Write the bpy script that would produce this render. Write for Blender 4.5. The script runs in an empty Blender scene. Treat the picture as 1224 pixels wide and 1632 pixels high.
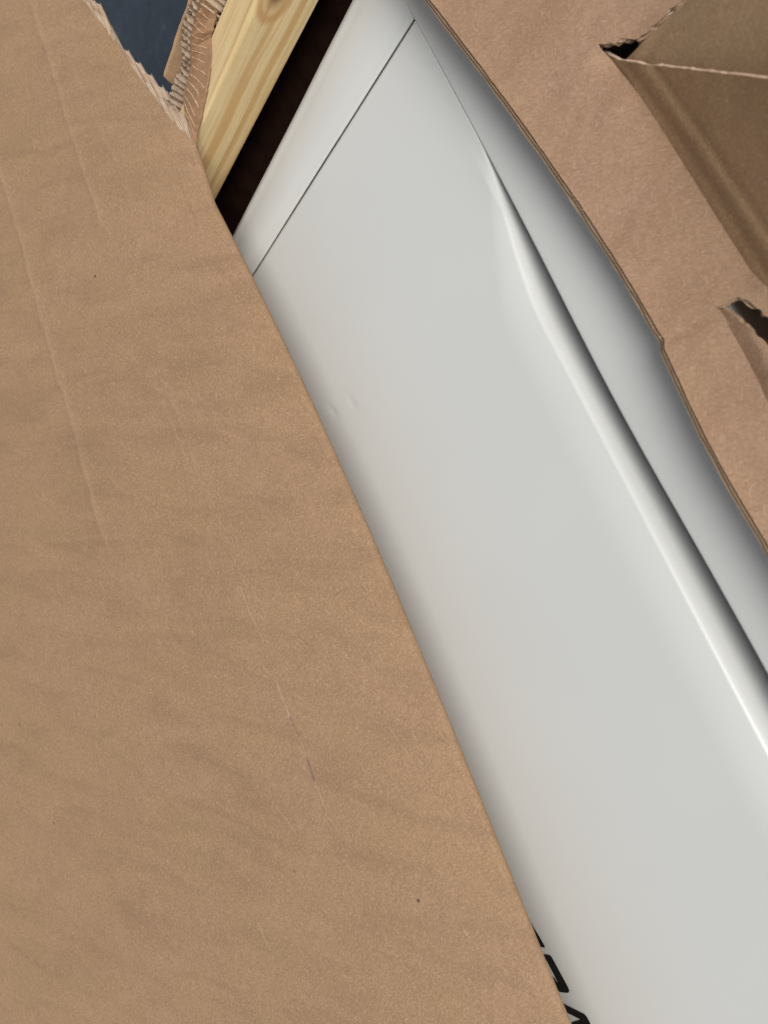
import bpy, bmesh, math, random
import numpy as np
from mathutils import Vector, Matrix
from mathutils.geometry import delaunay_2d_cdt

random.seed(7)
rng = np.random.default_rng(11)
SC = bpy.context.scene
COL = SC.collection
R = math.radians

# ------------------------------------------------------------------ camera
# world: Z up, X along the long side of the cabinet, origin at the corner of
# the drawer front. The cabinet lies on its back; all numbers are metres.
CAM = Vector((0.48656, 0.27202, 0.48275))
CR = Matrix(((0.393076, -0.890907, 0.227543),
             (0.534937, 0.42284, 0.73147),
             (-0.747886, -0.165802, 0.642788)))
cd = bpy.data.cameras.new('camera')
cam = bpy.data.objects.new('camera', cd)
COL.objects.link(cam)
cam.matrix_world = Matrix.Translation(CAM) @ CR.to_4x4()
cd.sensor_fit = 'HORIZONTAL'
cd.sensor_width = 36.0
cd.lens = 36.0 * 1226.0 / 1224.0
cd.clip_start = 0.01
cd.clip_end = 200
cd.dof.use_dof = True
cd.dof.focus_distance = 0.66
cd.dof.aperture_fstop = 9.0
SC.camera = cam

# ------------------------------------------------------------------ light
world = bpy.data.worlds.new('World')
SC.world = world
world.use_nodes = True
wn = world.node_tree
bg = wn.nodes['Background']
sky = wn.nodes.new('ShaderNodeTexSky')
sky.sky_type = 'NISHITA'
sky.sun_disc = False
SUN_DIR = Vector((0.36, 0.70, 0.62)).normalized()
sky.sun_elevation = math.asin(SUN_DIR.z)
sky.sun_rotation = math.atan2(SUN_DIR.x, SUN_DIR.y)
sky.dust_density = 4.0
sky.air_density = 1.0
hs = wn.nodes.new('ShaderNodeHueSaturation')
hs.inputs['Saturation'].default_value = 0.30
wn.links.new(sky.outputs[0], hs.inputs['Color'])
wn.links.new(hs.outputs[0], bg.inputs['Color'])
bg.inputs['Strength'].default_value = 0.06
sd = bpy.data.lights.new('sun', 'SUN')
sd.energy = 1.5
sd.angle = R(34)
sd.color = (1.0, 0.998, 0.98)
sun = bpy.data.objects.new('sun', sd)
COL.objects.link(sun)
sun.rotation_euler = SUN_DIR.to_track_quat('Z', 'Y').to_euler()
sun.location = (0, 0, 3)
SC.view_settings.view_transform = 'Standard'
SC.view_settings.look = 'None'
SC.view_settings.gamma = 1.0
SC.view_settings.exposure = 0.56

# ------------------------------------------------------------------ measuring helpers
def ray(x, y):
    return CR @ Vector((x - 612.0, 816.0 - y, -1226.0))
def at(x, y, z):                       # point of the photograph at height z
    r = ray(x, y)
    return CAM + r * ((z - CAM.z) / r.z)
def atx(x, y, X):                      # point of the photograph on the upright plane x = X
    r = ray(x, y)
    return CAM + r * ((X - CAM.x) / r.x)

# ------------------------------------------------------------------ object helpers
def link(name, me, mats, parent=None, smooth=True):
    if not isinstance(mats, (list, tuple)):
        mats = [mats]
    for m in mats:
        me.materials.append(m)
    if smooth:
        me.polygons.foreach_set('use_smooth', [True] * len(me.polygons))
    o = bpy.data.objects.new(name, me)
    COL.objects.link(o)
    if parent:
        o.parent = parent
    return o
def empty(name, label, cat, group=None):
    o = bpy.data.objects.new(name, None)
    COL.objects.link(o)
    o['label'] = label
    o['category'] = cat
    if group:
        o['group'] = group
    return o
def mesh_grid(P, UV=None, name='m'):
    """P: (n, m, 3) points -> quad grid mesh with optional (n, m, 2) UV in metres"""
    n, m = P.shape[:2]
    idx = np.arange(n * m).reshape(n, m)
    f = np.stack([idx[:-1, :-1], idx[1:, :-1], idx[1:, 1:], idx[:-1, 1:]], -1).reshape(-1, 4)
    me = bpy.data.meshes.new(name)
    me.from_pydata(P.reshape(-1, 3).tolist(), [], f.tolist())
    if UV is not None:
        set_uv(me, UV.reshape(-1, 2))
    me.update()
    return me
def set_uv(me, uv):
    l = me.uv_layers.new(name='UVMap')
    vi = np.empty(len(me.loops), dtype=np.int32)
    me.loops.foreach_get('vertex_index', vi)
    l.data.foreach_set('uv', np.asarray(uv, dtype=np.float32)[vi].ravel())
def box(name, lo, hi, mat, parent=None, bev=0.0):
    bm = bmesh.new()
    bmesh.ops.create_cube(bm, size=1)
    for v in bm.verts:
        v.co = Vector([(lo[i] + hi[i]) / 2 + v.co[i] * (hi[i] - lo[i]) for i in range(3)])
    if bev:
        bmesh.ops.bevel(bm, geom=bm.edges[:], offset=bev, segments=3, affect='EDGES', profile=.5)
    me = bpy.data.meshes.new(name)
    bm.to_mesh(me)
    bm.free()
    uv = []
    for v in me.vertices:
        uv.append((v.co.x + .31 * v.co.z, v.co.y + .53 * v.co.z))
    set_uv(me, uv)
    return link(name, me, mat, parent, smooth=False)
def interp(x, xs, ys):
    return np.interp(x, xs, ys)
def fnoise(x, seed=0, octs=5):
    """cheap smooth 1-D noise, about -1..1"""
    r = np.random.default_rng(seed)
    x = np.asarray(x, dtype=float)
    o = np.zeros_like(x)
    a = 1.0
    f = 1.0
    for k in range(octs):
        ph = r.uniform(0, 6.28, 3)
        o = o + a * (np.sin(x * f + ph[0]) + np.sin(x * f * 1.618 + ph[1]) + np.sin(x * f * 2.31 + ph[2])) / 3
        a *= .62
        f *= 2.13
    return o
def fnoise2(x, y, seed=0, octs=4):
    r = np.random.default_rng(seed)
    o = np.zeros_like(np.asarray(x, dtype=float) + np.asarray(y, dtype=float))
    a = 1.0
    f = 1.0
    for k in range(octs):
        for j in range(4):
            t = r.uniform(0, 6.28)
            ph = r.uniform(0, 6.28)
            o = o + a * .4 * np.sin(f * (x * math.cos(t) + y * math.sin(t)) + ph)
        a *= .6
        f *= 2.07
    return o

# ------------------------------------------------------------------ materials
class NT:
    def __init__(self, name):
        self.mat = bpy.data.materials.new(name)
        self.mat.use_nodes = True
        self.t = self.mat.node_tree
        self.b = self.t.nodes['Principled BSDF']
    def n(self, typ, **kw):
        nd = self.t.nodes.new(typ)
        for k, v in kw.items():
            setattr(nd, k, v)
        return nd
    def l(self, a, b):
        self.t.links.new(a, b)
    def math(self, op, a, b=None, clamp=False):
        nd = self.n('ShaderNodeMath', operation=op, use_clamp=clamp)
        for i, v in enumerate((a, b)):
            if v is None:
                continue
            if isinstance(v, (int, float)):
                nd.inputs[i].default_value = v
            else:
                self.l(v, nd.inputs[i])
        return nd.outputs[0]
    def mapping(self, vec, rot=0.0, scale=(1, 1, 1), loc=(0, 0, 0)):
        nd = self.n('ShaderNodeMapping')
        # rotate first, then stretch
        r1 = self.n('ShaderNodeVectorRotate', rotation_type='Z_AXIS')
        self.l(vec, r1.inputs['Vector'])
        r1.inputs['Angle'].default_value = rot
        self.l(r1.outputs[0], nd.inputs['Vector'])
        nd.inputs['Scale'].default_value = scale
        nd.inputs['Location'].default_value = loc
        return nd.outputs[0]
    def noise(self, vec, scale=1.0, detail=2.0, rough=.5, dist=0.0):
        nd = self.n('ShaderNodeTexNoise')
        self.l(vec, nd.inputs['Vector'])
        nd.inputs['Scale'].default_value = scale
        nd.inputs['Detail'].default_value = detail
        nd.inputs['Roughness'].default_value = rough
        nd.inputs['Distortion'].default_value = dist
        return nd.outputs['Fac']
    def rng(self, v, a, b, c=0.0, d=1.0, smooth=False):
        nd = self.n('ShaderNodeMapRange')
        if smooth:
            nd.interpolation_type = 'SMOOTHSTEP'
        self.l(v, nd.inputs[0])
        for i, q in enumerate((a, b, c, d)):
            nd.inputs[i + 1].default_value = q
        return nd.outputs[0]
    def mix(self, fac, a, b, blend='MIX'):
        nd = self.n('ShaderNodeMix', data_type='RGBA', blend_type=blend)
        for s, v in (('Factor', fac), ('A', a), ('B', b)):
            idx = {'Factor': 0, 'A': 6, 'B': 7}[s]
            if isinstance(v, (int, float)):
                nd.inputs[idx].default_value = v
            elif isinstance(v, (tuple, list)):
                nd.inputs[idx].default_value = (*v, 1.0)
            else:
                self.l(v, nd.inputs[idx])
        return nd.outputs[2]
    def capsule(self, uv, a, b, w0, w1):
        """1 on the segment a-b of the surface's own coordinates, 0 beyond w1"""
        def vm(op, p, q):
            nd = self.n('ShaderNodeVectorMath', operation=op)
            for i, v in enumerate((p, q)):
                if isinstance(v, (tuple, list)):
                    nd.inputs[i].default_value = v
                elif isinstance(v, (int, float)):
                    nd.inputs[3].default_value = v
                else:
                    self.l(v, nd.inputs[i])
            return nd
        ab = (b[0] - a[0], b[1] - a[1], 0.0)
        ll = max(ab[0] ** 2 + ab[1] ** 2, 1e-12)
        pa = vm('SUBTRACT', uv, (a[0], a[1], 0)).outputs[0]
        dt = vm('DOT_PRODUCT', pa, (ab[0] / ll, ab[1] / ll, 0)).outputs['Value']
        h = self.math('ADD', dt, 0.0, clamp=True)
        cx = self.n('ShaderNodeCombineXYZ')
        self.l(self.math('MULTIPLY', h, ab[0]), cx.inputs[0])
        self.l(self.math('MULTIPLY', h, ab[1]), cx.inputs[1])
        d = vm('DISTANCE', pa, cx.outputs[0]).outputs['Value']
        return self.rng(d, w0, w1, 1.0, 0.0)

def kraft(name, base=(0.46, 0.30, 0.18), pale=(0.60, 0.43, 0.285), dark=(0.33, 0.20, 0.11), fibre=1.0,
          marks=(), wear=False, streak=0.0):
    m = NT(name)
    uvn = m.n('ShaderNodeUVMap', uv_map='UVMap')
    uv = uvn.outputs[0]
    # bend the fibre directions
    wn_ = m.n('ShaderNodeTexNoise')
    m.l(uv, wn_.inputs['Vector'])
    wn_.inputs['Scale'].default_value = 55
    wn_.inputs['Detail'].default_value = 2
    sub = m.n('ShaderNodeVectorMath', operation='MULTIPLY_ADD')
    m.l(wn_.outputs['Color'], sub.inputs[0])
    sub.inputs[1].default_value = (.004, .004, 0)
    m.l(uv, sub.inputs[2])
    w = sub.outputs[0]
    col = m.mix(m.rng(m.noise(uv, 42, 6, .72), .3, .7), tuple(c * .87 for c in base), tuple(c * 1.11 for c in base))
    # warm and greyish clouds
    col = m.mix(m.rng(m.noise(uv, 9, 3, .55), .38, .66, 0, .7), col, (base[0] * .96, base[1] * 1.0, base[2] * .84))
    col = m.mix(m.rng(m.noise(uv, 130, 4, .68), .36, .66, 0, .40), col, dark)
    col = m.mix(m.rng(m.noise(w, 480, 4, .7), .44, .72, 0, .42 * fibre), col, pale)
    # faint darker bars running slantwise over the sheet
    col = m.mix(m.rng(m.noise(m.mapping(uv, -.52, (38, 9, 1)), 1.0, 3, .55, .7), .47, .70, 0, .46), col, dark)
    hts = []
    for i, (rot, sx, sy, a, b, amt, c) in enumerate((
            (0.25, 1250, 210, .60, .74, .48, pale), (1.05, 1150, 190, .62, .76, .40, pale), (-0.7, 1400, 230, .61, .75, .42, pale),
            (2.0, 700, 70, .68, .76, .50, pale),
            (0.6, 900, 100, .60, .74, .48, dark), (-0.2, 1200, 130, .60, .74, .42, dark), (1.8, 700, 90, .62, .76, .36, dark))):
        f = m.rng(m.noise(m.mapping(w, rot, (sx, sy, 1), (i * 3.1, i * 7.7, 0)), 1.0, 1.0, .5), a, b, 0, amt * fibre)
        col = m.mix(f, col, c)
        if c is pale:
            hts.append(f)
    # specks in the recycled paper
    vo = m.n('ShaderNodeTexVoronoi')
    m.l(uv, vo.inputs['Vector'])
    vo.inputs['Scale'].default_value = 62
    spk = m.rng(vo.outputs['Distance'], .012, .03, 1, 0)
    pick = m.rng(m.noise(uv, 40, 1, .5), .6, .63, 0, .65)
    col = m.mix(m.math('MULTIPLY', spk, pick), col, (.09, .06, .04))
    if streak:
        s = m.rng(m.noise(m.mapping(uv, 0, (9, 150, 1)), 1.0, 4, .6), .42, .72, 0, streak)
        col = m.mix(s, col, pale)
    for (a, b, w0, w1, c, amt) in marks:
        f = m.capsule(w if False else uv, a, b, w0, w1)
        f = m.math('MULTIPLY', f, m.rng(m.noise(m.mapping(uv, 0, (120, 500, 1)), 1.0, 3, .6), .30, .56, .15 * amt, amt))
        col = m.mix(f, col, c)
    if wear:
        at_ = m.n('ShaderNodeAttribute', attribute_name='wear')
        f = m.math('MULTIPLY', at_.outputs['Fac'], m.rng(m.noise(m.mapping(uv, 0, (60, 900, 1)), 1.0, 3, .65), .34, .62))
        col = m.mix(f, col, tuple(min(1, c * 1.08) for c in pale))
    m.l(col, m.b.inputs['Base Color'])
    m.b.inputs['Roughness'].default_value = .78
    m.b.inputs['Specular IOR Level'].default_value = .25
    h = m.math('ADD', hts[0], hts[1])
    h = m.math('ADD', h, hts[2])
    h = m.math('ADD', h, m.math('MULTIPLY', m.noise(uv, 520, 3, .6), .9))
    bp = m.n('ShaderNodeBump')
    bp.inputs['Strength'].default_value = .35
    bp.inputs['Distance'].default_value = .00035
    m.l(h, bp.inputs['Height'])
    m.l(bp.outputs[0], m.b.inputs['Normal'])
    return m.mat

def paint(name, col, rough=.32):
    m = NT(name)
    tc = m.n('ShaderNodeTexCoord')
    c = m.mix(m.rng(m.noise(tc.outputs['Object'], 7, 3, .5), .3, .7), tuple(q * .985 for q in col), tuple(min(1, q * 1.012) for q in col))
    m.l(c, m.b.inputs['Base Color'])
    m.b.inputs['Roughness'].default_value = rough
    m.b.inputs['Specular IOR Level'].default_value = .5
    return m.mat

def pine(name):
    m = NT(name)
    uvn = m.n('ShaderNodeUVMap', uv_map='UVMap')       # u across the faces, v along the stick
    uv = uvn.outputs[0]
    kn = (0.042, -0.074)                                # knot on the broad face
    sx = m.n('ShaderNodeSeparateXYZ')
    m.l(uv, sx.inputs[0])
    du = m.math('SUBTRACT', sx.outputs[0], kn[0])
    dv = m.math('SUBTRACT', sx.outputs[1], kn[1])
    dk = m.math('SQRT', m.math('ADD', m.math('POWER', du, 2), m.math('MULTIPLY', m.math('POWER', dv, 2), .30)))
    push = m.math('MULTIPLY', m.math('MULTIPLY', m.math('SIGN', du), -0.010), m.math('EXPONENT', m.math('MULTIPLY', dk, -60)))
    wob = m.math('MULTIPLY', m.math('SUBTRACT', m.noise(m.mapping(uv, 0, (6, 9, 1)), 1.0, 3, .5), .5), .007)
    u2 = m.math('ADD', m.math('ADD', sx.outputs[0], push), wob)
    cx = m.n('ShaderNodeCombineXYZ')
    m.l(m.math('MULTIPLY', u2, 95), cx.inputs[0])
    m.l(m.math('MULTIPLY', sx.outputs[1], 1.6), cx.inputs[1])
    n1 = m.noise(cx.outputs[0], 1.0, 1.5, .5)
    col = m.mix(m.rng(m.noise(m.mapping(uv, 0, (60, 9, 1)), 1, 3, .6), .3, .7), (.66, .485, .235), (.77, .595, .325))
    late = m.rng(n1, .52, .66, 0, .85, smooth=True)
    col = m.mix(late, col, (.56, .33, .12))
    cx2 = m.n('ShaderNodeCombineXYZ')
    m.l(m.math('MULTIPLY', u2, 520), cx2.inputs[0])
    m.l(m.math('MULTIPLY', sx.outputs[1], 5), cx2.inputs[1])
    fine = m.rng(m.noise(cx2.outputs[0], 1.0, 2, .6), .50, .68, 0, .48)
    col = m.mix(fine, col, (.50, .33, .16))
    # fibre flecks
    fl = m.rng(m.noise(m.mapping(uv, 0, (1400, 160, 1)), 1, 2, .6), .58, .75, 0, .3)
    col = m.mix(fl, col, (.90, .78, .55))
    # faint saw marks across
    saw = m.rng(m.noise(m.mapping(uv, .1, (25, 420, 1)), 1, 2, .5), .55, .75, 0, .13)
    col = m.mix(saw, col, (.45, .30, .14))
    col = m.mix(m.rng(m.math('ABSOLUTE', m.math('SUBTRACT', dk, .0135)), .0012, .0042, .75, 0), col, (.50, .27, .09))
    col = m.mix(m.rng(dk, .0045, .011, .9, 0), col, (.33, .17, .06))
    col = m.mix(m.rng(dk, .002, .0055, .8, 0), col, (.09, .07, .06))
    m.l(col, m.b.inputs['Base Color'])
    m.b.inputs['Roughness'].default_value = .55
    bp = m.n('ShaderNodeBump')
    bp.inputs['Strength'].default_value = .5
    bp.inputs['Distance'].default_value = .0005
    h = m.math('SUBTRACT', m.noise(m.mapping(uv, 0, (900, 60, 1)), 1, 3, .6), m.math('MULTIPLY', late, .3))
    m.l(h, bp.inputs['Height'])
    m.l(bp.outputs[0], m.b.inputs['Normal'])
    return m.mat

def slate(name):
    m = NT(name)
    tc = m.n('ShaderNodeTexCoord')
    o = tc.outputs['Object']
    col = m.mix(m.rng(m.noise(o, 6, 6, .65), .3, .7), (.017, .026, .040), (.036, .049, .069))
    col = m.mix(m.rng(m.noise(o, 45, 5, .7), .5, .75, 0, .5), col, (.065, .08, .105))
    col = m.mix(m.rng(m.noise(m.mapping(o, .5, (3, 22, 1)), 1.0, 4, .6, .4), .62, .68, 0, .55), col, (.016, .022, .033))
    col = m.mix(m.rng(m.noise(o, 16, 4, .6, .8), .66, .72, 0, .35), col, (.15, .17, .2))
    m.l(col, m.b.inputs['Base Color'])
    m.b.inputs['Roughness'].default_value = .8
    bp = m.n('ShaderNodeBump')
    bp.inputs['Strength'].default_value = .6
    bp.inputs['Distance'].default_value = .004
    m.l(m.noise(o, 70, 6, .7), bp.inputs['Height'])
    m.l(bp.outputs[0], m.b.inputs['Normal'])
    return m.mat

def plain(name, col, rough=.6):
    m = NT(name)
    tc = m.n('ShaderNodeTexCoord')
    c = m.mix(m.rng(m.noise(tc.outputs['Object'], 300, 3, .6), .3, .7), tuple(q * .85 for q in col), tuple(min(1, q * 1.12) for q in col))
    m.l(c, m.b.inputs['Base Color'])
    m.b.inputs['Roughness'].default_value = rough
    return m.mat

M_PAINT = paint('pale_grey_enamel', (.69, .693, .665), .33)
M_STEEL = paint('grey_enamel_body', (.66, .665, .655), .4)
M_INK = plain('black_ink', (.004, .004, .004), .5)
M_PINE = pine('sawn_pine')
M_SLATE = slate('dark_slate_ground')
M_KRAFT = kraft('kraft_board')
M_INNER = kraft('kraft_board_inside', base=(.42, .27, .155))
M_FLUTE = kraft('torn_fluting', base=(.56, .43, .34), pale=(.70, .58, .48), dark=(.36, .25, .17), fibre=.8)
M_GLUE = kraft('bare_liner_back', base=(.33, .19, .105), pale=(.43, .28, .17), dark=(.24, .13, .07))
M_RIDGE = plain('torn_glue_paper', (.64, .46, .33), .85)
M_EDGE = kraft('board_cut_edge', base=(.38, .26, .17), pale=(.5, .37, .25))

# ------------------------------------------------------------------ ground
me = bpy.data.meshes.new('ground')
G = 40.0
me.from_pydata([(-G, -G, -.452), (G, -G, -.452), (G, G, -.452), (-G, G, -.452)], [], [(0, 1, 2, 3)])
gr = link('ground', me, M_SLATE, smooth=False)
gr['kind'] = 'structure'

# ------------------------------------------------------------------ steel cabinet
cab = empty('steel_cabinet', 'pale grey enamelled steel drawer cabinet lying face up inside the opened box', 'cabinet')
XE = 1.15                                           # far end of the cabinet
YN, YF = .078, -.412                                # near and far side

RD = .0310                                          # width of the finger recess
def recess_depth(x):
    k = np.clip((x - .108) / .17, 0, 1)
    k = k * k * (3 - 2 * k)
    return RD * k
def panel_z(x, y):
    D = recess_depth(x)
    q = -y
    k = D / RD + 1e-9
    z = np.zeros_like(x + y)
    g = np.clip((D + .030 * k - q) / (.030 * k + 1e-6), 0, 1)
    z = z - .0032 * k * g ** 2
    e = np.clip((D - q) / (D * .62 + 1e-6), 0, 1)
    z = z - .034 * k * (1 - np.cos(math.pi * e)) / 2 - k * 1.2 * np.clip(.012 - q, 0, None)
    # tiny rolled edge where there is no recess
    z = z - np.where(q < .002, (1 - k) * .0006 * ((.002 - np.clip(q, -.01, .002)) / .002) ** 2, 0)
    # rolled edge along the rail
    z = z - np.where(x < .0050, .0009 * ((.0050 - np.clip(x, .002, .0050)) / .0030) ** 2, 0)
    # very slight oil-canning of the sheet
    z = z + .00035 * fnoise2(x * 9, y * 9, 5, 2)
    # two small dings
    for (cx, cy, sx_, sy_, dz, an) in ((.196, -.2865, .0085, .0042, -.0007, .35), (.206, -.255, .010, .005, -.0005, .25), (.2005, -.272, .018, .012, -.0004, .2)):
        a = (x - cx) * math.cos(an) + (y - cy) * math.sin(an)
        b = -(x - cx) * math.sin(an) + (y - cy) * math.cos(an)
        z = z + dz * np.exp(-(a / sx_) ** 2 - (b / sy_) ** 2)
    return z
xs = np.unique(np.concatenate([np.linspace(.0020, .006, 6), np.linspace(.006, .16, 70), np.linspace(.16, .24, 60), np.linspace(.24, XE - .06, 240)]))
ys = np.unique(np.concatenate([np.linspace(-YF - .045, -.30 + .6, 0), np.linspace(YF + .045, -.30, 8), np.linspace(-.30, -.24, 36), np.linspace(-.24, -.05, 60), np.linspace(-.05, -.003, 50), np.linspace(-.003, -.0007, 6)]))
Xg, Yg = np.meshgrid(xs, ys, indexing='ij')
Zg = panel_z(Xg, Yg)
P = np.stack([Xg, Yg, Zg], -1)
# turn the rim of the drawer front down
rim = P[:, -1:, :].copy(); rim[..., 2] -= .016
P = np.concatenate([P, rim], 1)
rim = P[:1].copy(); rim[..., 2] -= .016
P = np.concatenate([rim, P], 0)
o = link('drawer_front', mesh_grid(P), M_PAINT, cab)

# end rail: rounded tube-like frame member beyond the drawer
prof = []
ri = .0065
for k in range(9):                                    # inner roll, from vertical to flat
    a = math.pi / 2 * k / 8
    prof.append((-.0012 - ri + ri * math.cos(a), -ri + ri * math.sin(a)))
prof.insert(0, (-.0012, -.03))
NIN = len(prof)
ro = .024
xo = -.050
for k in range(1, 8):
    prof.append((-.0012 - ri + (xo + .0012 + ri) * k / 8, .0034 * math.sin(math.pi * (k / 8) ** .8)))
for k in range(0, 13):
    a = math.pi / 2 * k / 12
    prof.append((xo - ro * math.sin(a), -ro + ro * math.cos(a)))
prof.append((xo - ro, -.06))
prof.append((xo - ro, -.43))
yy = np.concatenate([np.linspace(YF, .0016, 90)])
P = np.array([[(px_, y, pz) for (px_, pz) in prof] for y in yy])
P[..., 2] += .00025 * fnoise(P[..., 1] * 14, 3, 2) - .0020
P[..., 0] -= .016 * (P[..., 1] + .32) / .28 * np.clip((-P[..., 0] - .01) / .03, 0, 1)
link('frame_rail', mesh_grid(P), M_PAINT, cab)
M_SEAM_SHADE = plain('seam_shade_tone', (.10, .10, .085), .7)  # added strip, its dark colour stands for shade in the rail seam
box('seam_shade_strip', (-.0035, YF + .002, -.012), (.0018, -.003, -.0038), M_SEAM_SHADE, cab)

# long side frame strip, slightly proud, with a small rolled lip at the seam
M_RECESS_SHADE = plain('recess_shade_dark', (.035, .035, .036), .6)  # near-black liner added under the lip, recess shade put into its colour
xs = np.linspace(.02, XE - .06, 120)
P = np.array([[(x, y - .004 * math.exp(-((x - .36) / .13) ** 2), z) for (y, z) in ((-.001, -.075), (.03, -.07), (.04, -.04), (.03, -.008), (.004, -.0045))] for x in xs])
link('recess_shade_liner', mesh_grid(P), M_RECESS_SHADE, cab)
prof = [(.006, -.0036), (.004, -.0034), (-.0002, -.003), (-.0005, -.0016)]
for k in range(1, 7):
    a = math.pi / 2 * k / 6
    prof.append((-.0005 + .0026 * (1 - math.cos(a)), -.0016 + .0028 * math.sin(a)))
for k in range(1, 11):
    prof.append((.0021 + (YN - .010 - .0021) * k / 10, .0012))
for k in range(1, 7):
    a = math.pi / 2 * k / 6
    prof.append((YN - .010 + .010 * math.sin(a), .0012 - .010 + .010 * math.cos(a)))
prof.append((YN, -.43))
xs = np.linspace(xo - ro + .004, XE, 220)
P = np.array([[(x, y - .004 * math.exp(-((x - .36) / .13) ** 2), z) for (y, z) in prof] for x in xs])
link('frame_strip', mesh_grid(P), M_PAINT, cab)

# closed carcass behind and below
box('carcass', (xo - ro + .003, YF + .002, -.44), (XE - .002, YN - .002, -.05), M_STEEL, cab, .003)
box('far_frame', (.001, YF, -.05), (XE, YF + .044, -.0006), M_PAINT, cab, .003)
box('lower_rail', (XE - .058, YF + .046, -.05), (XE - .001, -.002, -.0005), M_PAINT, cab, .003)

# printed black letters half hidden by the flap (flat print on the drawer front)
def glyph(pts):
    co = [at(x, y, 0) for x, y in pts]
    bm = bmesh.new()
    vs = [bm.verts.new((c.x, c.y, float(panel_z(np.array(c.x), np.array(c.y))) + .0005)) for c in co]
    f = bm.faces.new(vs)
    if f.normal.z < 0:
        f.normal_flip()
    bmesh.ops.triangulate(bm, faces=[f])
    me = bpy.data.meshes.new('letter')
    bm.to_mesh(me)
    bm.free()
    link('letter', me, M_INK, cab, smooth=False)
glyph([(843, 1464), (849, 1474), (860, 1492), (869, 1508), (868, 1510), (863, 1509), (840, 1500), (826, 1462)])
glyph([(850, 1517), (870, 1521), (877, 1522), (880, 1525), (893, 1549), (906, 1573), (908, 1578), (907, 1581), (904, 1582), (895, 1581), (862, 1570), (856, 1545), (884, 1558), (888, 1564), (890, 1566), (872, 1531), (846, 1528)])
glyph([(890, 1595), (904, 1602), (932, 1616), (936, 1620), (945, 1637), (964, 1672), (906, 1680), (880, 1640), (916, 1628), (926, 1624.5), (905, 1614), (886, 1604)])

# ------------------------------------------------------------------ pine stick
SX0, SX1, SZ0, SZ1 = -.141, -.100, .0085, .0655
stud = None
def stud_mesh():
    # cross-section with eased arrises; wane grows towards the near end of the top arris
    y0, y1 = -.42, .022
    ys = np.linspace(y0, y1, 120)
    sect = []
    def arc(cx, cz, r, a0, a1, n=7):
        return [(cx + r * math.cos(R(a0 + (a1 - a0) * k / (n - 1))), cz + r * math.sin(R(a0 + (a1 - a0) * k / (n - 1)))) for k in range(n)]
    rows = []
    uvs = []
    big = []
    for y in ys:
        r = .0035 + .0022 * max(0.0, math.sin((y + .2) * 12)) * .6
        pts = arc(SX1 - .0012, SZ0 + .0012, .0012, -90, 0) + [(SX1, SZ0 + (SZ1 - SZ0) * k / 8) for k in range(1, 8)] + arc(SX1 - r, SZ1 - r, r, 0, 90) \
            + [(SX1 + (SX0 - SX1) * k / 6, SZ1) for k in range(1, 6)] + arc(SX0 + .003, SZ1 - .003, .003, 90, 180) + arc(SX0 + .003, SZ0 + .003, .003, 180, 270)
        sup = []
        for k_ in range(len(pts)):
            p_, n_ = pts[k_], pts[(k_ + 1) % len(pts)]
            sup.append(p_)
            L_ = math.dist(p_, n_)
            if not rows:
                big.append(L_ > .0035)
            if big[k_]:
                for f_ in (.0006 / L_, 1 - .0006 / L_):
                    sup.append((p_[0] + (n_[0] - p_[0]) * f_, p_[1] + (n_[1] - p_[1]) * f_))
        pts = sup
        pts.append(pts[0])
        u = 0.0
        ru, rp = [], []
        last = None
        for p in pts:
            if last:
                u += math.dist(p, last)
            last = p
            ru.append((u, y))
            rp.append((p[0], y, p[1]))
        rows.append(rp)
        uvs.append(ru)
    P = np.array(rows)
    d = .00015 * fnoise2(P[..., 1] * 60, (P[..., 0] + P[..., 2]) * 90, 21, 3)
    P[..., 0] += d
    P[..., 2] += d
    return P, np.array(uvs)
P, UV = stud_mesh()
me = mesh_grid(P, UV)
stud = link('pine_batten', me, M_PINE)
bm = bmesh.new(); bm.from_mesh(me)
bmesh.ops.holes_fill(bm, edges=[e for e in bm.edges if e.is_boundary], sides=0)
bm.to_mesh(me); bm.free()
stud['label'] = 'yellow pine batten with brown grain streaks and a knot beside the cabinet'
stud['category'] = 'batten'

# ------------------------------------------------------------------ added near-black block, painted shade of the gap
M_GAP_SHADE = plain('gap_shade_black', (.011, .0045, .0028), .95)
M_GAP_SHADE.node_tree.nodes['Principled BSDF'].inputs['Specular IOR Level'].default_value = .05
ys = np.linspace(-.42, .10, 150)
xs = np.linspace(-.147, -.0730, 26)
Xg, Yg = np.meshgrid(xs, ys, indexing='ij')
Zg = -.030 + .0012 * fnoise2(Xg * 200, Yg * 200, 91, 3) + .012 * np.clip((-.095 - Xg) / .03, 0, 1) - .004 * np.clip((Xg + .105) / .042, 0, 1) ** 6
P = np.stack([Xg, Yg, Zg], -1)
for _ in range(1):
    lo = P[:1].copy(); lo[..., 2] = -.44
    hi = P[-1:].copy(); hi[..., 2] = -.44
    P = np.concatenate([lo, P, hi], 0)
fo = link('gap_shade_block', mesh_grid(P), M_GAP_SHADE)
fo['label'] = 'added black block standing for the shade in the gap between the pine batten and the cabinet'
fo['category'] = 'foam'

# ------------------------------------------------------------------ cardboard box
bx = empty('cardboard_box', 'brown corrugated cardboard shipping box torn open around the cabinet', 'box')
T = .006
# closed lower shell: bottom and four walls
box('bottom', (-.17, -.43, -.449), (XE + .05, .15, -.442), M_INNER, bx)
box('far_wall', (-.145, -.432, -.441), (XE + .05, -.426, -.02), M_KRAFT, bx)
box('near_wall', (-.145, .1225, -.441), (XE + .05, .1285, -.016), M_KRAFT, bx)
box('end_wall', (XE + .03, -.425, -.441), (XE + .036, .122, -.01), M_KRAFT, bx)

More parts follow.
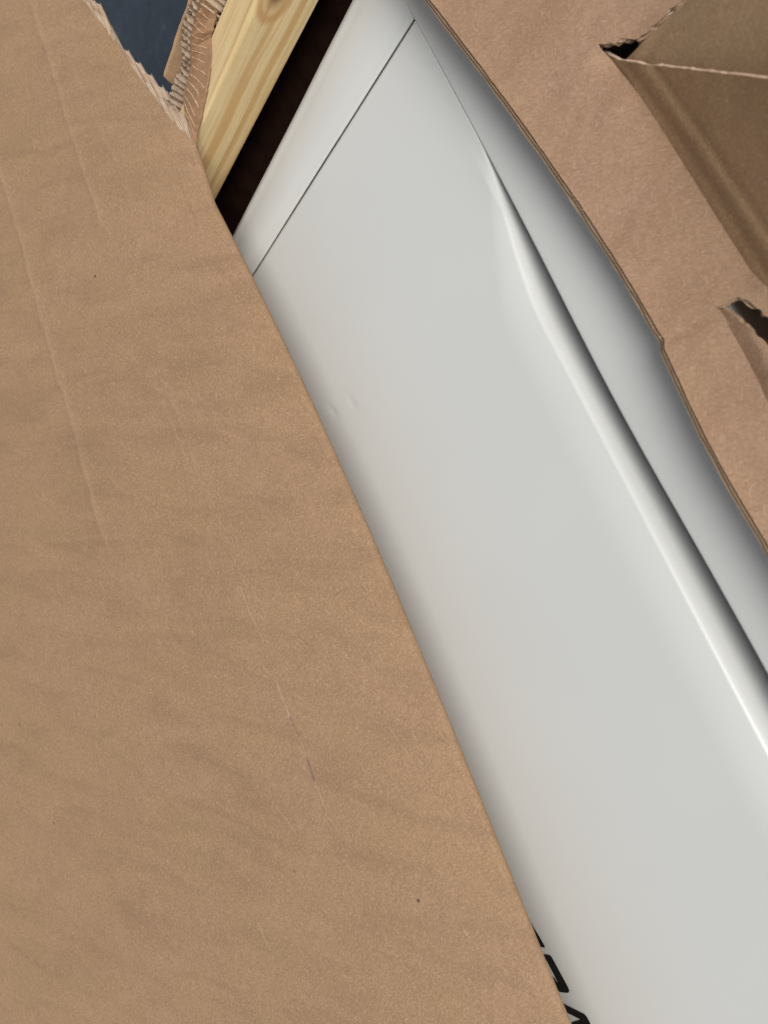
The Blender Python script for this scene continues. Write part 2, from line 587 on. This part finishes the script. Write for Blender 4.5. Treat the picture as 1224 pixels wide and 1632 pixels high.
# ---- big folded far flap (left of the photograph)
ZF = .066
_fy = [325, 440, 690, 950, 1290, 1480, 1632, 1790]
_fc = np.polyfit(_fy, [346, 400, 519, 638, 777, 847, 909, 978], 3)
_f = [at(x, y, ZF) for x, y in ((160, -75), (197, 0), (228, 60), (268, 131), (303, 200), (323, 256), *[(float(np.polyval(_fc, y)), y) for y in np.linspace(325, 1790, 16)])]
FX = [-.70] + [p.x for p in _f] + [1.2]
FY = [_f[0].y - .03] + [p.y for p in _f] + [_f[-1].y - .012]
RF = .006
def flap_profile():
    """list of (t, dy, dz, ny, nz): t<0 below the fold, t>0 on the upper leaf"""
    out = []
    cy, cz = -.63 * RF, .78 * RF
    # upper leaf
    up = []
    a = R(37)
    y, z = cy + RF * math.sin(a), cz + RF * math.cos(a)
    t = 0.0
    while t < .98:
        ang = R(20) + R(17) * math.exp(-t / .075)
        up.append((t, y, z, math.sin(ang), math.cos(ang)))
        dt = .0011 if t < .07 else .0021
        y -= math.cos(ang) * dt
        z += math.sin(ang) * dt
        t += dt
    arc = []
    n = 16
    for k in range(1, n + 1):
        f = R(37) + (R(172) - R(37)) * k / n
        arc.append((-RF * (f - R(37)), cy + RF * math.sin(f), cz + RF * math.cos(f), math.sin(f), math.cos(f)))
    low = []
    t0, y, z = arc[-1][0], arc[-1][1], arc[-1][2]
    for k in range(1, 15):
        dt = .012
        ang = R(172)
        y += math.cos(ang) * dt
        z -= math.sin(ang) * dt
        t0 -= dt
        low.append((t0, y, z, math.sin(ang), math.cos(ang)))
    return list(reversed(low)) + list(reversed(arc)) + up
prof = flap_profile()
tt = np.array([p[0] for p in prof])
NS = 300
def flap_point(s, t, off=0.0):
    """surface point at (s, t), moved off along the outward normal"""
    py = np.interp(t, tt, [p[1] for p in prof]); pz = np.interp(t, tt, [p[2] for p in prof])
    ny = np.interp(t, tt, [p[3] for p in prof]); nz = np.interp(t, tt, [p[4] for p in prof])
    # undulation of the sheet: broad waves across the flap, weaker at the fold
    k = np.clip((t + .004) / .10, 0.05, 1)
    und = k * (.0019 * fnoise2(s * 16 + t * 5, t * 10, 31, 3) + (.0015) * np.sin((s + .57 * t) * 88 + 1.2 * np.sin(t * 15) + 3.0 * fnoise2(s * 6, t * 8, 8, 2)) * (.45 + .4 * fnoise2(s * 7 + 3, t * 7, 19, 2)))
    for (pts, h, w) in CREASES:
        sc = np.array([p[0] for p in pts]); tc = np.array([p[1] for p in pts])
        c = np.interp(s, sc, tc)
        fade = np.clip((s - sc[0]) / .03, 0, 1) * np.clip((sc[-1] - s) / .05, 0, 1)
        und = und + h * fade * np.exp(-((t - c) / w) ** 2)
    fy = np.interp(s, FX, FY)
    o = off + und
    return np.stack([s + 0 * t, fy + py + o * ny, ZF + pz + o * nz], -1)
# creases in flap coordinates (s along the fold, t up the leaf)
def flap_inv(x, y):
    """photograph point -> (s, t) on the upper leaf (plain leaf, no waves)"""
    r = ray(x, y)
    best = None
    for k in range(60):
        pass
    lo, hi = .2, 1.6
    def side(q):
        p = CAM + r * (q / 1226.0)
        fy = float(np.interp(p.x, FX, FY))
        ys_ = np.array([a[1] for a in prof if a[0] >= 0]); zs_ = np.array([a[2] for a in prof if a[0] >= 0])
        return p, (p.z - ZF) - float(np.interp(-(p.y - fy), -ys_, zs_))
    for k in range(50):
        mid = (lo + hi) / 2
        if side(mid)[1] > 0:
            lo = mid
        else:
            hi = mid
    p = side(lo)[0]
    fy = float(np.interp(p.x, FX, FY))
    ys_ = np.array([a[1] for a in prof if a[0] >= 0]); ts_ = np.array([a[0] for a in prof if a[0] >= 0])
    return (p.x, float(np.interp(-(p.y - fy), -ys_, ts_)))
_t = sorted([flap_inv(*p)[::-1] for p in ((60, -110), (95, -60), (130, 0), (155, 28), (180, 55), (202, 95), (228, 131), (260, 173), (283, 203))])
TT = [-.2, -.03, -.004] + [p[0] for p in _t] + [_t[-1][0] + .1]
TS = [-.10, -.085, -.092] + [p[1] for p in _t] + [_t[-1][1] - .22]
print('TEAR', [(round(a, 4), round(b, 4)) for a, b in zip(TT, TS)])
def tear(t):
    return np.interp(t, TT, TS)
CREASES = []
def crease(pts, h, w):
    CREASES.append(([flap_inv(*p) for p in pts], h, w))
crease([(40, -30), (75, 80), (105, 180), (135, 280), (160, 350), (190, 400)], .0008, .0040)
crease([(-15, 200), (10, 300), (45, 430), (75, 530), (105, 640), (150, 800), (180, 900)], .0008, .0055)
crease([(110, 90), (150, 190), (185, 260), (215, 330)], .0004, .003)
crease([(225, 150), (250, 210), (275, 270), (300, 330)], -.0004, .003)
crease([(240, 560), (290, 680), (330, 800), (385, 920), (440, 1060), (480, 1170)], .0003, .003)
crease([(250, 820), (330, 1000), (390, 1150)], -.0003, .004)

Sg = np.empty((len(tt), NS))
v = np.linspace(0, 1, NS) ** 1.15
for i, t in enumerate(tt):
    j = .0045 * fnoise(t * 900, 4, 3) + .006 * fnoise(t * 160, 9, 2) if -.02 < t < .13 else .004 * fnoise(t * 400, 4, 2)
    s0 = float(tear(t)) + j
    Sg[i] = s0 + v * (1.02 - s0)
Tg = np.repeat(tt[:, None], NS, 1)
P = flap_point(Sg, Tg)
UV = np.stack([Sg, Tg], -1)
wear = np.zeros_like(Sg)
for (pts, h, w) in CREASES:
    if h <= 0:
        continue
    sc = np.array([p[0] for p in pts]); tc = np.array([p[1] for p in pts])
    c = np.interp(Sg, sc, tc)
    fade = np.clip((Sg - sc[0]) / .03, 0, 1) * np.clip((sc[-1] - Sg) / .05, 0, 1)
    wear = np.maximum(wear, min(.4, .4 * h / .0009) * fade * np.exp(-((Tg - c) / (w * .45)) ** 2))
marks = []
def mk(p, q, w0, w1, c, a):
    marks.append((flap_inv(*p), flap_inv(*q), w0, w1, c, a))
PUR = (.16, .105, .10)
mk((463, 1141), (477, 1175), .0002, .0010, PUR, .85)
mk((488, 1207), (496, 1232), .0003, .0012, PUR, .9)
mk((496, 1232), (501, 1245), .0006, .0014, PUR, .9)
mk((384, 935), (420, 1022), .0003, .0013, (.52, .375, .25), .42)
mk((440, 1085), (463, 1141), .0003, .0013, (.52, .375, .25), .42)
mk((477, 1175), (488, 1207), .0003, .0011, (.52, .375, .25), .32)
mk((501, 1245), (522, 1290), .0003, .0013, (.52, .375, .25), .32)
mk((440, 1285), (470, 1325), .0003, .0012, (.52, .375, .25), .28)
mk((414, 1470), (432, 1512), .0003, .0013, (.52, .375, .25), .32)
mk((260, 640), (300, 740), .0003, .0012, (.52, .375, .25), .2)
mk((666, 1435), (667, 1436), .0008, .0017, (.05, .035, .03), 1.0)
mk((151, 440), (152, 441), .0007, .0018, (.08, .05, .04), 1.0)
mk((84, 1312), (85, 1313), .0007, .002, (.13, .08, .06), .9)
mk((28, 1155), (29, 1156), .0007, .002, (.15, .09, .07), .9)
mk((470, 1388), (471, 1389), .0005, .0013, (.12, .08, .06), .9)
M_FLAP = kraft('kraft_board_flap', base=(.322, .195, .112), pale=(.475, .322, .206), dark=(.235, .142, .082), marks=marks, wear=True, fibre=1.35)
me = mesh_grid(P, UV)
a = me.attributes.new('wear', 'FLOAT', 'POINT')
a.data.foreach_set('value', wear.ravel().astype(np.float32))
flap = link('folded_flap', me, M_FLAP, bx)
flap['label'] = 'broad creased flap folded back over the cabinet'
# inner liner of the same board
sel = slice(0, len(tt), 3)
P = flap_point(Sg[sel, ::4] + .012, Tg[sel, ::4], -.0075)
link('inner_liner', mesh_grid(P, np.stack([Sg[sel, ::4], Tg[sel, ::4]], -1)), M_INNER, flap)

# exposed fluting at the torn end of the flap (double-wall board: two corrugated layers)
def fluting(name, off, ext, seed, pitch=.0046, amp=.0015, back=.045, t0=-.028, t1=.06):
    n = int((t1 - t0) / pitch * 14)
    ts = np.linspace(t0, t1, n)
    wav = np.abs(((ts / pitch) % 1) * 2 - 1)
    wav = .5 - .5 * np.cos(np.pi * wav)
    ns = 26
    rows = []
    uvr = []
    for i, t in enumerate(ts):
        k = math.floor(t / pitch)
        tq = (k + .5) * pitch + .12 * (t - (k + .5) * pitch)
        rk = np.random.default_rng(seed * 1000 + k + 500)
        e = ext * (.85 + .3 * rk.random()) * np.interp(tq, [-.028, -.02, -.012, 0, .01, .02, .035, .06], [.1, .45, .95, 1.0, .95, .8, .5, .2])
        s0 = float(tear(tq)) - e + .0006 * fnoise(t * 2500, seed, 2)
        s = np.linspace(s0, float(tear(tq)) + back, ns)
        o = off + amp * (wav[i] * 2 - 1)
        rows.append(flap_point(s, np.full(ns, t), o))
        uvr.append(np.stack([s, np.full(ns, t)], -1))
    link(name, mesh_grid(np.array(rows), np.array(uvr)), M_FLUTE, flap)
fluting('fluting', -.0020, .036, 3)
fluting('fluting', -.0056, .070, 5)
# paper between the two corrugations
ts = np.linspace(-.028, .06, 90)
rows = []; uvr = []
for t in ts:
    s0 = float(tear(t)) - .036 * np.interp(t, [-.028, -.012, .02, .06], [.1, .9, .8, .2]) + .004 * float(fnoise(t * 700, 77, 3))
    s = np.linspace(s0, float(tear(t)) + .045, 14)
    rows.append(flap_point(s, np.full(14, t), -.0038)); uvr.append(np.stack([s, np.full(14, t)], -1))
link('middle_liner', mesh_grid(np.array(rows), np.array(uvr)), M_INNER, flap)
# loose paper slivers at the tear
def sliver(base, tip, w, side):
    b = Vector(base); t = Vector(tip)
    d = (t - b)
    sdir = Vector(side).normalized() * w
    co = []
    n = 7
    for k in range(n):
        f = k / (n - 1)
        c = b + d * f + Vector((0, 0, .003)) * math.sin(f * 3.0)
        ww = sdir * (1 - f) ** .8
        co += [c - ww, c + ww]
    fs = [(2 * k, 2 * k + 1, 2 * k + 3, 2 * k + 2) for k in range(n - 1)]
    me = bpy.data.meshes.new('paper_sliver')
    me.from_pydata([tuple(c) for c in co], [], fs)
    set_uv(me, [(c.x, c.y) for c in co])
    link('paper_sliver', me, M_FLUTE, flap)
for (p, q, w) in (((176, 56), (172, 26), .002), ((182, 64), (181, 42), .0025)):
    s, t = flap_inv(*p)
    b = flap_point(np.array(s), np.array(t), -.001)
    bz = Vector(b)
    tip = at(q[0], q[1], bz.z + .004)
    sliver(bz, tip, w, (.3, -1, .2))

# ---- torn end wall of the box behind the batten
XW = -.150
endw = link('torn_end_wall', bpy.data.meshes.new('torn_end_wall'), M_KRAFT, bx)
def upright(name, top, x, mat, parent, zbot=-.10, ny=120, nz=40, seed=1, thick=.0006, rough=.0006):
    """sheet on the plane x, its upper outline given as (y, z) pairs"""
    ty = [p[0] for p in top]; tz = [p[1] for p in top]
    ys = np.linspace(min(ty), max(ty), ny)
    o = np.argsort(ty)
    zt = np.interp(ys, np.array(ty)[o], np.array(tz)[o]) + rough * fnoise(ys * 700, seed, 4)
    v = np.linspace(0, 1, nz) ** .7
    Y = np.repeat(ys[:, None], nz, 1)
    Z = zbot + (zt[:, None] - zbot) * v[None, :]
    X = x + .0009 * fnoise2(Y * 50, Z * 50, seed + 3, 3) + 0 * Z
    F = np.stack([X, Y, Z], -1)
    UV = np.stack([Y, Z], -1)
    B = F.copy(); B[..., 0] -= thick
    P = np.concatenate([F, B[:, ::-1]], 1)
    UV = np.concatenate([UV, UV[:, ::-1]], 1)
    return mesh_grid(P, UV)
# outer liner: clean rim up to z = .092
me = upright('outer', [(-.50, .030), (-.240, .040), (-.216, .0885), (-.213, .0895), (-.125, .0938), (.13, .094)], XW, M_KRAFT, None, rough=.0003, seed=2)
old = endw.data
endw.data = me
me.materials.append(M_KRAFT)
me.polygons.foreach_set('use_smooth', [True] * len(me.polygons))
bpy.data.meshes.remove(old)
endw['label'] = 'ragged end wall with its inner paper stripped'
# stripped face with glue lines, torn along its upper outline
tear_px = [(325, -25), (318, 0), (309, 32), (303, 60), (303, 85), (304, 105), (297, 132), (291, 152), (293, 175), (301, 205), (310, 240)]
tp = [atx(x, y, XW + .0075) for x, y in tear_px]
tp = [p if p.z > .072 else at(q[0], q[1], .0715) for p, q in zip(tp, tear_px)]
TL = [(p.y, p.z) for p in tp]
TL = [(.13, TL[0][1])] + TL + [(-.50, TL[-1][1] - .03)]
low_px = [(362, -25), (350, 0), (346, 20), (341, 45), (336, 60), (337, 85), (336, 110), (330, 150), (321, 190), (315, 215), (311, 243)]
lp = [at(x, y, SZ1 + .0012) for x, y in low_px]
def ruled(u, v, lift=0.0):
    """u along the tear 0..1, v from the torn upper edge to the lower edge on the batten"""
    kk = np.linspace(0, 1, len(tp))
    a_ = np.array([np.interp(u, kk, [p[i] for p in tp]) for i in range(3)]).T
    b_ = np.array([np.interp(u, kk, [p[i] for p in lp]) for i in range(3)]).T
    v = np.asarray(v)[..., None]
    c_ = a_ * (1 - v) + b_ * v
    c_[..., 2] += .004 * (v[..., 0] * (1 - v[..., 0])) * 2
    c_ = c_ + np.array((.55, .35, .75)) * (lift + .0007 * fnoise2(u * 25, v[..., 0] * 5, 14, 3))[..., None]
    return c_
nu, nv = 200, 26
U, V_ = np.meshgrid(np.linspace(0, 1, nu), np.linspace(0, 1, nv), indexing='ij')
ju = .02 * fnoise(U * 60, 15, 3) * (1 - V_) ** 2 - .02 * fnoise(U * 40, 16, 3) * V_ ** 3
P = ruled(U.ravel(), (V_ + ju).ravel()).reshape(nu, nv, 3)
B = P[:, ::-1] - np.array((.0004, .0002, .0006))
link('stripped_liner', mesh_grid(np.concatenate([P, B], 1), np.concatenate([np.stack([U * .2, V_ * .03], -1), np.stack([U[:, ::-1] * .2, V_[:, ::-1] * .03], -1)], 1)), M_GLUE, endw)
# raised torn glue lines
allv = []; allf = []
for k in range(17):
    u0 = .015 + k * .052 + random.uniform(-.006, .006)
    va, vb = random.uniform(.02, .18), random.uniform(.72, .97)
    n = 14
    b0 = len(allv)
    for i in range(n):
        f = i / (n - 1)
        u = min(.99, u0 + .15 * (va + (vb - va) * f) + random.uniform(-.002, .002))
        w = .0036 * random.uniform(.5, 1.5) * (1 if 0 < i < n - 1 else .2)
        vv_ = va + (vb - va) * f
        for (du_, l_) in ((-w, -.0003), (0, .0009 * random.uniform(.3, 1.5)), (w, -.0003)):
            allv.append(tuple(ruled(np.array([u + du_]), np.array([vv_]), l_)[0]))
    for i in range(n - 1):
        for j in (0, 1):
            allf.append((b0 + 3 * i + j, b0 + 3 * i + j + 1, b0 + 3 * i + 4 + j, b0 + 3 * i + 3 + j))
me = bpy.data.meshes.new('glue_lines')
me.from_pydata(allv, [], allf)
link('glue_lines', me, M_RIDGE, endw, smooth=False)
# broken fluting between the two papers, along the tear
def wall_fluting(x0, dz, amp, seed, ext):
    ya = np.array([p[0] for p in TL]); za = np.array([p[1] for p in TL])
    o = np.argsort(ya)
    ys = np.linspace(-.30, .0, 620)
    pitch = .0068
    rows = []; uvr = []
    for i, y in enumerate(ys):
        k = math.floor(y / pitch * 2)
        rk = np.random.default_rng(seed * 77 + k + 900)
        zt = float(np.interp(y, ya[o], za[o])) + dz + ext * rk.random() + .0006 * float(fnoise(y * 1800, seed, 2))
        zs = np.linspace(zt - .03, zt, 8)
        xx = x0 + amp * math.sin(2 * math.pi * y / pitch) + .0005 * fnoise(zs * 300, seed + i % 3, 2) * np.linspace(0, 1, 8)
        rows.append(np.stack([xx, np.full(8, y) + (zs - zt) * .35, zs], -1))
        uvr.append(np.stack([np.full(8, y), zs], -1))
    link('fluting', mesh_grid(np.array(rows), np.array(uvr)), M_FLUTE, endw)
wall_fluting(XW + .0022, .0035, .0016, 3, .004)
wall_fluting(XW + .0056, .0012, .0014, 6, .005)

# ---- near flap (right of the photograph)
def outline_jag(pts, step, amp, seed, closed=False):
    """resample a polyline and roughen it"""
    out = []
    r = np.random.default_rng(seed)
    for a_, b_ in zip(pts[:-1], pts[1:]):
        a_ = np.array(a_); b_ = np.array(b_)
        L = np.linalg.norm(b_ - a_)
        n = max(1, int(L / step))
        d = (b_ - a_) / max(L, 1e-9)
        nn = np.array((-d[1], d[0]))
        for k in range(n):
            p = a_ + (b_ - a_) * k / n
            out.append(tuple(p + nn * amp * r.normal() * (1 if k else .4)))
    out.append(tuple(pts[-1]))
    return out
def sheet(name, outline, zf, thick, mat, parent, grid=.004, edge_mat=None, mapf=None):
    """board cut to an outline in its own plane (a, b); zf gives the height; solid with thickness"""
    pts = [Vector(p) for p in outline]
    n0 = len(pts)
    edges = [(i, (i + 1) % n0) for i in range(n0)]
    arr = np.array([tuple(p) for p in pts])
    lo = arr.min(0); hi = arr.max(0)
    gx = np.arange(lo[0] + grid * .5, hi[0], grid); gy = np.arange(lo[1] + grid * .5, hi[1], grid)
    GX, GY = np.meshgrid(gx, gy)
    q = np.stack([GX.ravel(), GY.ravel()], -1)
    # even-odd inside test and clearance from the outline
    ins = np.zeros(len(q), bool)
    dist = np.full(len(q), 1e9)
    for i in range(n0):
        x1, y1 = arr[i]; x2, y2 = arr[(i + 1) % n0]
        c = ((y1 > q[:, 1]) != (y2 > q[:, 1]))
        with np.errstate(divide='ignore', invalid='ignore'):
            xi = (x2 - x1) * (q[:, 1] - y1) / (y2 - y1) + x1
        ins ^= c & (q[:, 0] < xi)
        d = np.array((x2 - x1, y2 - y1)); L2 = max((d ** 2).sum(), 1e-14)
        tcl = np.clip(((q - arr[i]) @ d) / L2, 0, 1)
        dist = np.minimum(dist, np.linalg.norm(q - (arr[i] + tcl[:, None] * d), axis=1))
    q = q[ins & (dist > grid * .4)]
    q = q + np.random.default_rng(3).normal(0, grid * .05, q.shape)
    allp = pts + [Vector(p) for p in q]
    vs, es, fs, ov, oe, of = delaunay_2d_cdt(allp, edges, [list(range(n0))], 1, 1e-6)
    vv = np.array([tuple(p) for p in vs])
    Z = zf(vv[:, 0], vv[:, 1])
    top = np.stack([vv[:, 0], vv[:, 1], Z], -1)
    if mapf:
        top = mapf(top)
    # boundary edges
    cnt = {}
    faces = [tuple(f) for f in fs]
    for f in faces:
        for i in range(len(f)):
            e = (f[i], f[(i + 1) % len(f)])
            cnt[e] = cnt.get(e, 0) + 1
    bnd = [e for e in cnt if (e[1], e[0]) not in cnt]
    nrm = np.zeros_like(top)
    for f in faces:
        a_, b_, c_ = top[f[0]], top[f[1]], top[f[2]]
        nv = np.cross(b_ - a_, c_ - a_)
        for i in f:
            nrm[i] += nv
    nrm /= np.linalg.norm(nrm, axis=1)[:, None] + 1e-12
    flip = nrm[:, 2].mean() < 0
    if flip:
        nrm = -nrm
    N = len(top)
    bot = top - nrm * thick
    V = np.concatenate([top, bot])
    F = [f if not flip else f[::-1] for f in faces] + [tuple(i + N for i in (f[::-1] if not flip else f)) for f in faces]
    nf = len(F)
    F += [(e[0], e[0] + N, e[1] + N, e[1]) if not flip else (e[1], e[1] + N, e[0] + N, e[0]) for e in bnd]
    me = bpy.data.meshes.new(name)
    me.from_pydata(V.tolist(), [], F)
    set_uv(me, np.concatenate([vv, vv + .37]))
    o = link(name, me, [mat] + ([edge_mat] if edge_mat else []), parent)
    if edge_mat:
        for p in me.polygons[nf:]:
            p.material_index = 1
    for p in me.polygons[nf:]:
        p.use_smooth = False
    # keep the rim crisp
    bm = bmesh.new(); bm.from_mesh(me)
    for e in bm.edges:
        if len(e.link_faces) == 2 and e.calc_face_angle(0) > R(50):
            e.smooth = False
    bm.to_mesh(me); bm.free()
    return o, bnd, top, nrm

KS, CS = .46, .0580                                  # the near flap slopes outwards: z = CS - KS * y
def W(pxs, dz=0.0):
    o_ = []
    for x, y in pxs:
        r = ray(x, y)
        q = (CS + dz - CAM.z - KS * CAM.y) / (r.z + KS * r.y)
        p = CAM + r * q
        o_.append((p.x, p.y))
    return o_
ZS = 0.0
def quad(p0, p1, p2, n, f0=0.0, f1=1.0):
    """parabola x(y) through three photograph points"""
    ys_ = np.linspace(p0[1] + (p2[1] - p0[1]) * f0, p0[1] + (p2[1] - p0[1]) * f1, n)
    c_ = np.polyfit([p0[1], p1[1], p2[1]], [p0[0], p1[0], p2[0]], 2)
    return [(float(np.polyval(c_, y)), float(y)) for y in ys_]
EDGE = W(quad((689, 0), (851, 215), (1059, 540), 16, -.12, 1.0)) + W(quad((1063, 556), (1133, 700), (1224, 857), 10) + [(1330, 1035), (1460, 1250)])
EDGE = [(-.142, EDGE[0][1] - .004)] + EDGE
CUT1 = W([(1262, -170), (1150, -62), (1085, 0), (1052, 33), (1036, 48), (1016, 62), (998, 64), (980, 69), (963, 71), (955, 70)], ZS)
CUT1 = [(-.142, CUT1[0][1])] + CUT1
HINGE = W([(957, 76)] + quad((966, 92), (1100, 270), (1224, 460), 9) + [(1290, 565)], ZS)
CUT2 = W([(1300, 560), (1224, 505), (1200, 488), (1176, 474), (1165, 479), (1150, 487), (1139, 489)], ZS)
HINGE2 = W([(1146, 494), (1163, 522), (1190, 572), (1224, 640), (1275, 735), (1460, 1080)], ZS)
EJ = outline_jag(EDGE, .006, .00012, 5)
out = EJ + list(reversed(outline_jag(HINGE2, .006, .0003, 6))) + list(reversed(outline_jag(CUT2, .0022, .0007, 7)))[0:] + \
    list(reversed(outline_jag(HINGE, .008, .0002, 8))) + list(reversed(outline_jag(CUT1, .0022, .0008, 9)))
# drop near-duplicates
clean = [out[0]]
for p in out[1:]:
    if math.dist(p, clean[-1]) > .0004:
        clean.append(p)
ex = np.array([p[0] for p in EDGE]); ey = np.array([p[1] for p in EDGE])
hx1 = [p[0] for p in HINGE]; hy1 = [p[1] for p in HINGE]
hx2 = [p[0] for p in HINGE2]; hy2 = [p[1] for p in HINGE2]
X1 = hx1[0]; X2 = hx2[0]
def strip_z(x, y):
    e = y - np.interp(x, ex, ey)
    z = CS - KS * y + 0 * x
    z = z + .0024 * np.exp(-np.clip(e, 0, None) / .0060)               # edge curled up a little
    hy = np.where(x < X2, np.interp(x, hx1, hy1), np.interp(x, hx2, hy2))
    h = hy - y
    hw = np.clip((x - X1) / .006, 0, 1) * np.clip((X2 - x) / .012, 0, 1)
    z = z - hw * .007 * np.exp(-np.clip(h, 0, None) / .007) * np.exp(-(np.clip(-h, 0, None) / .004) ** 2)              # rounding over at the hinge
    # crease from the slot to the edge
    c = (x - EDGE[16][0] - .001) - (X2 - EDGE[16][0]) / (hy2[0] - EDGE[16][1]) * (y - EDGE[16][1])
    z = z - .0016 * np.exp(-(c / .0032) ** 2) * np.clip((hy2[0] - y) / .02, 0, 1) + .0008 * np.exp(-((c - .006) / .004) ** 2) * np.clip((hy2[0] - y) / .02, 0, 1)
    z = z + .0006 * fnoise2(x * 22, y * 30, 41, 3) + np.where(x > X2, .0015 * np.clip((x - X2) / .1, 0, 1), 0)
    return z
M_STRIP = kraft('kraft_board_near', base=(.332, .203, .130), pale=(.45, .31, .215), dark=(.24, .14, .083), fibre=1.3)
strip, bnd, top, nrm = sheet('near_flap', clean, strip_z, .0007, M_STRIP, bx, grid=.0035, edge_mat=M_EDGE)
strip['label'] = 'long narrow flap with notches cut into its outer side'
# lower papers of the double-wall board and the corrugations between them
def inset(pts, d):
    return [(x, y + d) for x, y in pts]
def lower_outline(d):
    return outline_jag(inset(EDGE, -.90 * d), .009, .0003, 15 + int(d * 1000)) + list(reversed(outline_jag(inset(HINGE2, -.004), .01, .0003, 16))) + list(reversed(outline_jag(inset(CUT2, -.0015), .003, .0008, 17))) + \
        list(reversed(outline_jag(inset(HINGE, -.004), .01, .0002, 18))) + list(reversed(outline_jag(inset(CUT1, -.0008), .003, .0009, 19)))
for depth, nm in ((.0032, 'middle_liner'), (.0060, 'inner_liner')):
    lo_ = lower_outline(depth)
    cl = [lo_[0]]
    for p in lo_[1:]:
        if math.dist(p, cl[-1]) > .0004:
            cl.append(p)
    sheet(nm, cl, lambda x, y, dd=depth: strip_z(x, y) - dd, .0005, M_EDGE, strip, grid=.006)
def edge_fluting(path, depth, amp, pitch, width, inward, seed, parent, step=.0006):
    """corrugated strip following a cut edge; inward = unit-ish offset of the strip into the board"""
    pts = np.array(path)
    seg = np.linalg.norm(np.diff(pts, axis=0), axis=1)
    cum = np.concatenate([[0], np.cumsum(seg)])
    u = np.arange(0, cum[-1], step)
    x = np.interp(u, cum, pts[:, 0]); y = np.interp(u, cum, pts[:, 1])
    w = amp * np.sin(2 * np.pi * u / pitch)
    rows = []; uvr = []
    for k, f in enumerate((0.0, .5, 1.0)):
        j = .0004 * fnoise(u * 900, seed, 3) if k == 0 else 0
        xx = x + inward[0] * (.0006 + width * f) + j * inward[0]
        yy = y + inward[1] * (.0006 + width * f) + j * inward[1]
        rows.append(np.stack([xx, yy, strip_z(xx, yy) - depth + w], -1))
        uvr.append(np.stack([u, np.full_like(u, f * width)], -1))
    link('fluting', mesh_grid(np.array(rows), np.array(uvr)), M_FLUTE, parent)
edge_fluting(inset(EDGE, -.0011), .0019, .0010, .0042, .006, (0, 1), 1, strip)
edge_fluting(inset(EDGE, -.0034), .0046, .0010, .0050, .006, (0, 1), 2, strip)
edge_fluting(CUT1, .0018, .0007, .0046, .006, (-.9, -.5), 3, strip)
edge_fluting(CUT1, .0046, .0009, .0056, .006, (-.9, -.5), 4, strip)
edge_fluting(CUT2, .0018, .0007, .0046, .006, (-.9, .2), 5, strip)
edge_fluting(CUT2, .0046, .0012, .0056, .006, (-.9, .2), 6, strip)

# outer tabs beyond the hinge: they rise again, so they face away from the light
def WP(pxs, c, k):                                     # photograph points on the plane z = c + k * y
    o_ = []
    for x, y in pxs:
        r = ray(x, y)
        q = (c + k * CAM.y - CAM.z) / (r.z - k * r.y)
        p = CAM + r * q
        o_.append((p.x, p.y))
    return o_
def dedupe(o_):
    c_ = [o_[0]]
    for p in o_[1:]:
        if math.dist(p, c_[-1]) > .0004:
            c_.append(p)
    return c_
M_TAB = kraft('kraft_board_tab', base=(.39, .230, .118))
KA = math.tan(R(33))
HYM = hy1[3]
ZA = CS - KS * HYM - .0045
CA = ZA - KA * HYM
def za(x, y):
    e = y - np.interp(x, hx1, hy1)
    return CA + KA * y - .0007 * np.exp(-((e - .004) / .003) ** 2) + .0007 * np.exp(-((e - .0125) / .004) ** 2) - .0009 * np.exp(-((e - .0185) / .0018) ** 2) + .0007 * fnoise2(x * 28, y * 28, 51, 3)
outa = outline_jag(WP([(960, 82), (985, 95), (1020, 101), (1080, 108), (1224, 125), (1420, 152)], CA, KA), .003, .00015, 81) + \
    WP([(1500, 800), (1290, 620)], CA, KA) + list(reversed([(p[0], p[1] - .006) for p in HINGE[1:]]))
ta, *_ = sheet('raised_tab', dedupe(outa), za, .003, M_TAB, bx, grid=.0025, edge_mat=M_RIDGE)
ta['label'] = 'shaded brown tab rising behind the narrow flap'
KB = math.tan(R(24))
CB = CA + (KA - KB) * .115 - .007
def zb(x, y):
    e = x - xb0 - (y - yb0) * .05
    return CB + KB * y + .0010 * np.exp(-((e - .006) / .003) ** 2) - .0010 * np.exp(-((e - .012) / .003) ** 2) + .0006 * fnoise2(x * 28, y * 28, 53, 3)
bl = WP([(985, 108), (1000, 92), (1050, 43), (1095, -2), (1170, -80)], CB, KB)
xb0, yb0 = bl[1]
outb = outline_jag(bl, .006, .0003, 83) + WP([(1420, -80), (1420, 250), (1224, 200)], CB, KB)
tb, *_ = sheet('tucked_tab', dedupe(outb), zb, .004, M_INNER, bx, grid=.003, edge_mat=M_EDGE)
tb['label'] = 'dull brown tab tucked behind the raised tab'
# continuing board beyond the second notch, stepped down along a pressed crease
def tabc_z(x, y):
    hy = np.interp(x, hx2, hy2)
    return CS - KS * y - .0062 + .0052 * np.clip((y - hy) / .0075, -.6, 1) + .0006 * fnoise2(x * 30, y * 30, 61, 3)
outc = outline_jag(W([(1136, 485), (1149, 489), (1166, 501), (1190, 517), (1224, 545), (1300, 600), (1420, 690)], -.005), .0025, .0006, 71) + \
    list(reversed(outline_jag([(p[0], p[1] - .006) for p in W([(1136, 488), (1146, 494), (1163, 522), (1190, 572), (1224, 640), (1275, 735), (1460, 1080)], ZS)], .006, .0002, 72)))
cl = [outc[0]]
for p in outc[1:]:
    if math.dist(p, cl[-1]) > .0004:
        cl.append(p)
o, *_ = sheet('stepped_tab', cl, tabc_z, .004, M_STRIP, bx, grid=.0025, edge_mat=M_EDGE)
